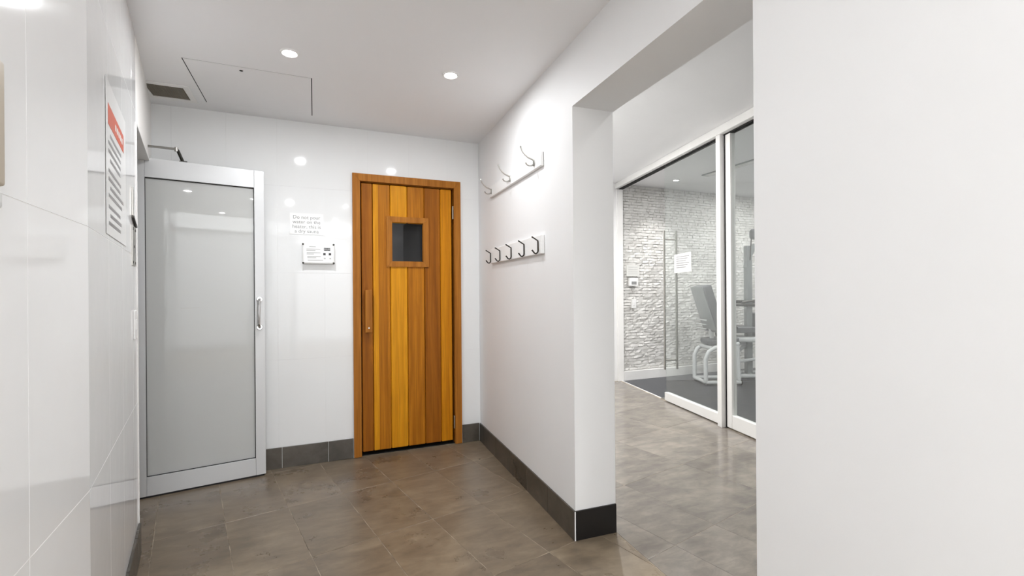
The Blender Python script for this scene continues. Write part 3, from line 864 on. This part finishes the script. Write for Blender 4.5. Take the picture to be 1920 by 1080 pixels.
# gym ceiling slot diffuser
o = empty('ceiling_diffuser', (3.25, 0.35, CEIL2)); tag(o, 'long slot air diffuser in the gym ceiling', 'vent')
part(box(-0.06, 0.06, -0.6, 0.45, -0.012, 0.0, bevel=0.003), 'frame', 'column_grey', o)
for x in (-0.03, 0.0, 0.03): part(box(x - 0.006, x + 0.006, -0.57, 0.42, -0.016, -0.011), 'slat', 'white_enamel', o)

# ------------------------------------------------------------------ gym machines
# image-measured ground points rotated into the room: helper from camera-aligned metres
def cw(x, y):
    dx, dy = x + 0.264, y - 3.761
    a = R(-23.1)
    return (dx * math.cos(a) - dy * math.sin(a), dx * math.sin(a) + dy * math.cos(a))
x0, y0 = cw(2.46, 6.0)
m1 = empty('exercise_bench', (x0, y0, 0.004), -23.1)
tag(m1, 'white tube framed exercise seat with a tall reclined grey backrest', 'gym machine')
def pad(c, sz, tilt, axis='Y', b=0.02):
    t = bmesh.new()
    q = MB().box(-sz[0] / 2, sz[0] / 2, -sz[1] / 2, sz[1] / 2, -sz[2] / 2, sz[2] / 2, bevel=b, seg=3)
    bmesh.ops.transform(q.bm, matrix=Matrix.Translation(c) @ Matrix.Rotation(R(tilt), 4, axis), verts=q.bm.verts)
    return q
part(pad((0.09, 0.05, 0.96), (0.11, 0.42, 0.62), -17), 'backrest', 'grey_vinyl', m1, smooth=True)
part(pad((0.028, 0.05, 0.965), (0.014, 0.38, 0.58), -17, b=0.004), 'back_plate', 'column_grey', m1, smooth=True)
part(pad((0.24, 0.05, 0.545), (0.38, 0.32, 0.07), -4), 'seat', 'grey_vinyl', m1, smooth=True)
f1 = MB()
for y in (-0.14, 0.22):
    f1.tube([(-0.02, y, 0.03), (-0.02, y, 0.33), (0.02, y, 0.42), (0.10, y, 0.47), (0.40, y, 0.515)], 0.026, 12)
    f1.tube([(-0.02, y, 0.03), (0.42, y, 0.03)], 0.026, 12)
    f1.tube([(0.38, y, 0.51), (0.40, y, 0.03)], 0.024, 12)
f1.tube([(-0.02, -0.14, 0.03), (-0.02, 0.22, 0.03)], 0.024, 12).tube([(0.06, -0.14, 0.46), (0.06, 0.22, 0.46)], 0.024, 12)
f1.tube([(0.15, 0.05, 0.47), (0.13, 0.05, 0.70), (0.06, 0.05, 0.96)], 0.028, 12)
part(f1, 'frame', 'machine_white', m1, smooth=True)
for y, y1 in ((-0.16, -0.22), (0.24, 0.30)):
    part(MB().tube([(0.30, y, 0.50), (0.30, y1, 0.66), (0.34, y1, 0.74)], 0.014, 10), 'side_handle', 'rubber', m1, smooth=True)
for y in (-0.14, 0.22):
    part(MB().tube([(0.435, y, 0.03), (0.42, y, 0.03)], 0.03, 12), 'foot', 'rubber', m1, smooth=True)
for i in range(3):
    part(box(-0.005, 0.012, -0.10, 0.20, 0.70 + 0.055 * i, 0.708 + 0.055 * i), 'trim_line', 'machine_white', m1)

x0, y0 = cw(3.24, 6.36)
m2 = empty('weight_machine', (x0, y0, 0.004), -23.1)
tag(m2, 'tall grey and white weight machine behind the second glass panel', 'gym machine')
part(box(-0.045, 0.035, -0.045, 0.045, 0.05, 1.80, bevel=0.012, seg=2), 'column', 'column_grey', m2)
part(pad((0.10, 0.0, 1.96), (0.15, 0.10, 0.15), 0, b=0.045), 'headrest', 'grey_vinyl', m2, smooth=True)
part(MB().tube([(-0.02, 0, 1.50), (0.0, 0, 1.66), (0.07, 0, 1.78), (0.2, 0, 1.83), (0.45, 0, 1.83)], 0.045, 12), 'crown_arm', 'column_grey', m2, smooth=True)
part(MB().tube([(0.02, -0.05, 1.9), (0.0, -0.05, 1.6)], 0.008, 8), 'cable', 'dark_metal', m2)
am = MB().tube([(-0.27, -0.12, 1.00), (0.02, -0.12, 0.99), (0.40, -0.12, 0.99)], 0.022, 10).tube([(-0.27, 0.12, 1.04), (0.1, 0.12, 1.03), (0.40, 0.12, 1.03)], 0.022, 10)
am.tube([(-0.16, -0.14, 1.03), (0.02, -0.14, 1.05), (0.22, -0.14, 1.16)], 0.018, 10)
part(am, 'press_arm', 'dark_metal', m2, smooth=True)
part(MB().tube([(-0.27, -0.12, 1.00), (-0.27, 0.12, 1.04)], 0.035, 12), 'grip', 'rubber', m2, smooth=True)
part(pad((-0.10, 0.0, 0.53), (0.40, 0.32, 0.07), 0), 'seat', 'machine_white', m2, smooth=True)
part(box(0.06, 0.22, -0.12, 0.12, 0.56, 0.88, bevel=0.01), 'weight_stack', 'grey_vinyl', m2)
fm = MB()
fm.tube([(-0.30, -0.1, 0.035), (0.5, -0.1, 0.035)], 0.028, 12).tube([(-0.30, 0.16, 0.035), (0.5, 0.16, 0.035)], 0.028, 12)
fm.tube([(-0.30, -0.1, 0.035), (-0.30, 0.16, 0.035)], 0.028, 12).tube([(0.0, -0.1, 0.035), (0.0, 0.16, 0.035)], 0.028, 12)
fm.tube([(-0.28, 0.0, 0.035), (-0.22, 0.0, 0.30), (-0.05, 0, 0.44)], 0.026, 12).tube([(0.0, 0, 0.45), (-0.28, 0, 0.48)], 0.022, 12)
fm.tube([(-0.28, -0.1, 0.22), (0.3, -0.1, 0.30)], 0.022, 12)
part(fm, 'frame', 'machine_white', m2, smooth=True)
part(box(-0.24, 0.02, -0.16, 0.18, 0.62, 0.70, bevel=0.01), 'seat_pad', 'grey_vinyl', m2)

# small floor drain chip near the skirting
o = empty('floor_chip', frame_pt(RIGHT, 0.42, -0.13, 0.0)); tag(o, 'small dark hole with pale chipped edge in the floor tile', 'floor mark')
part(MB().lathe([(0.0, 0.0006), (0.006, 0.0012), (0.013, 0.0006), (0.014, 0.0)], (0, 0, 0), n=14), 'rim', 'grout', o)
part(MB().lathe([(0.0, 0.0016), (0.006, 0.0015), (0.007, 0.0)], (0.003, 0.004, 0), n=10), 'hole', 'black_gap', o)
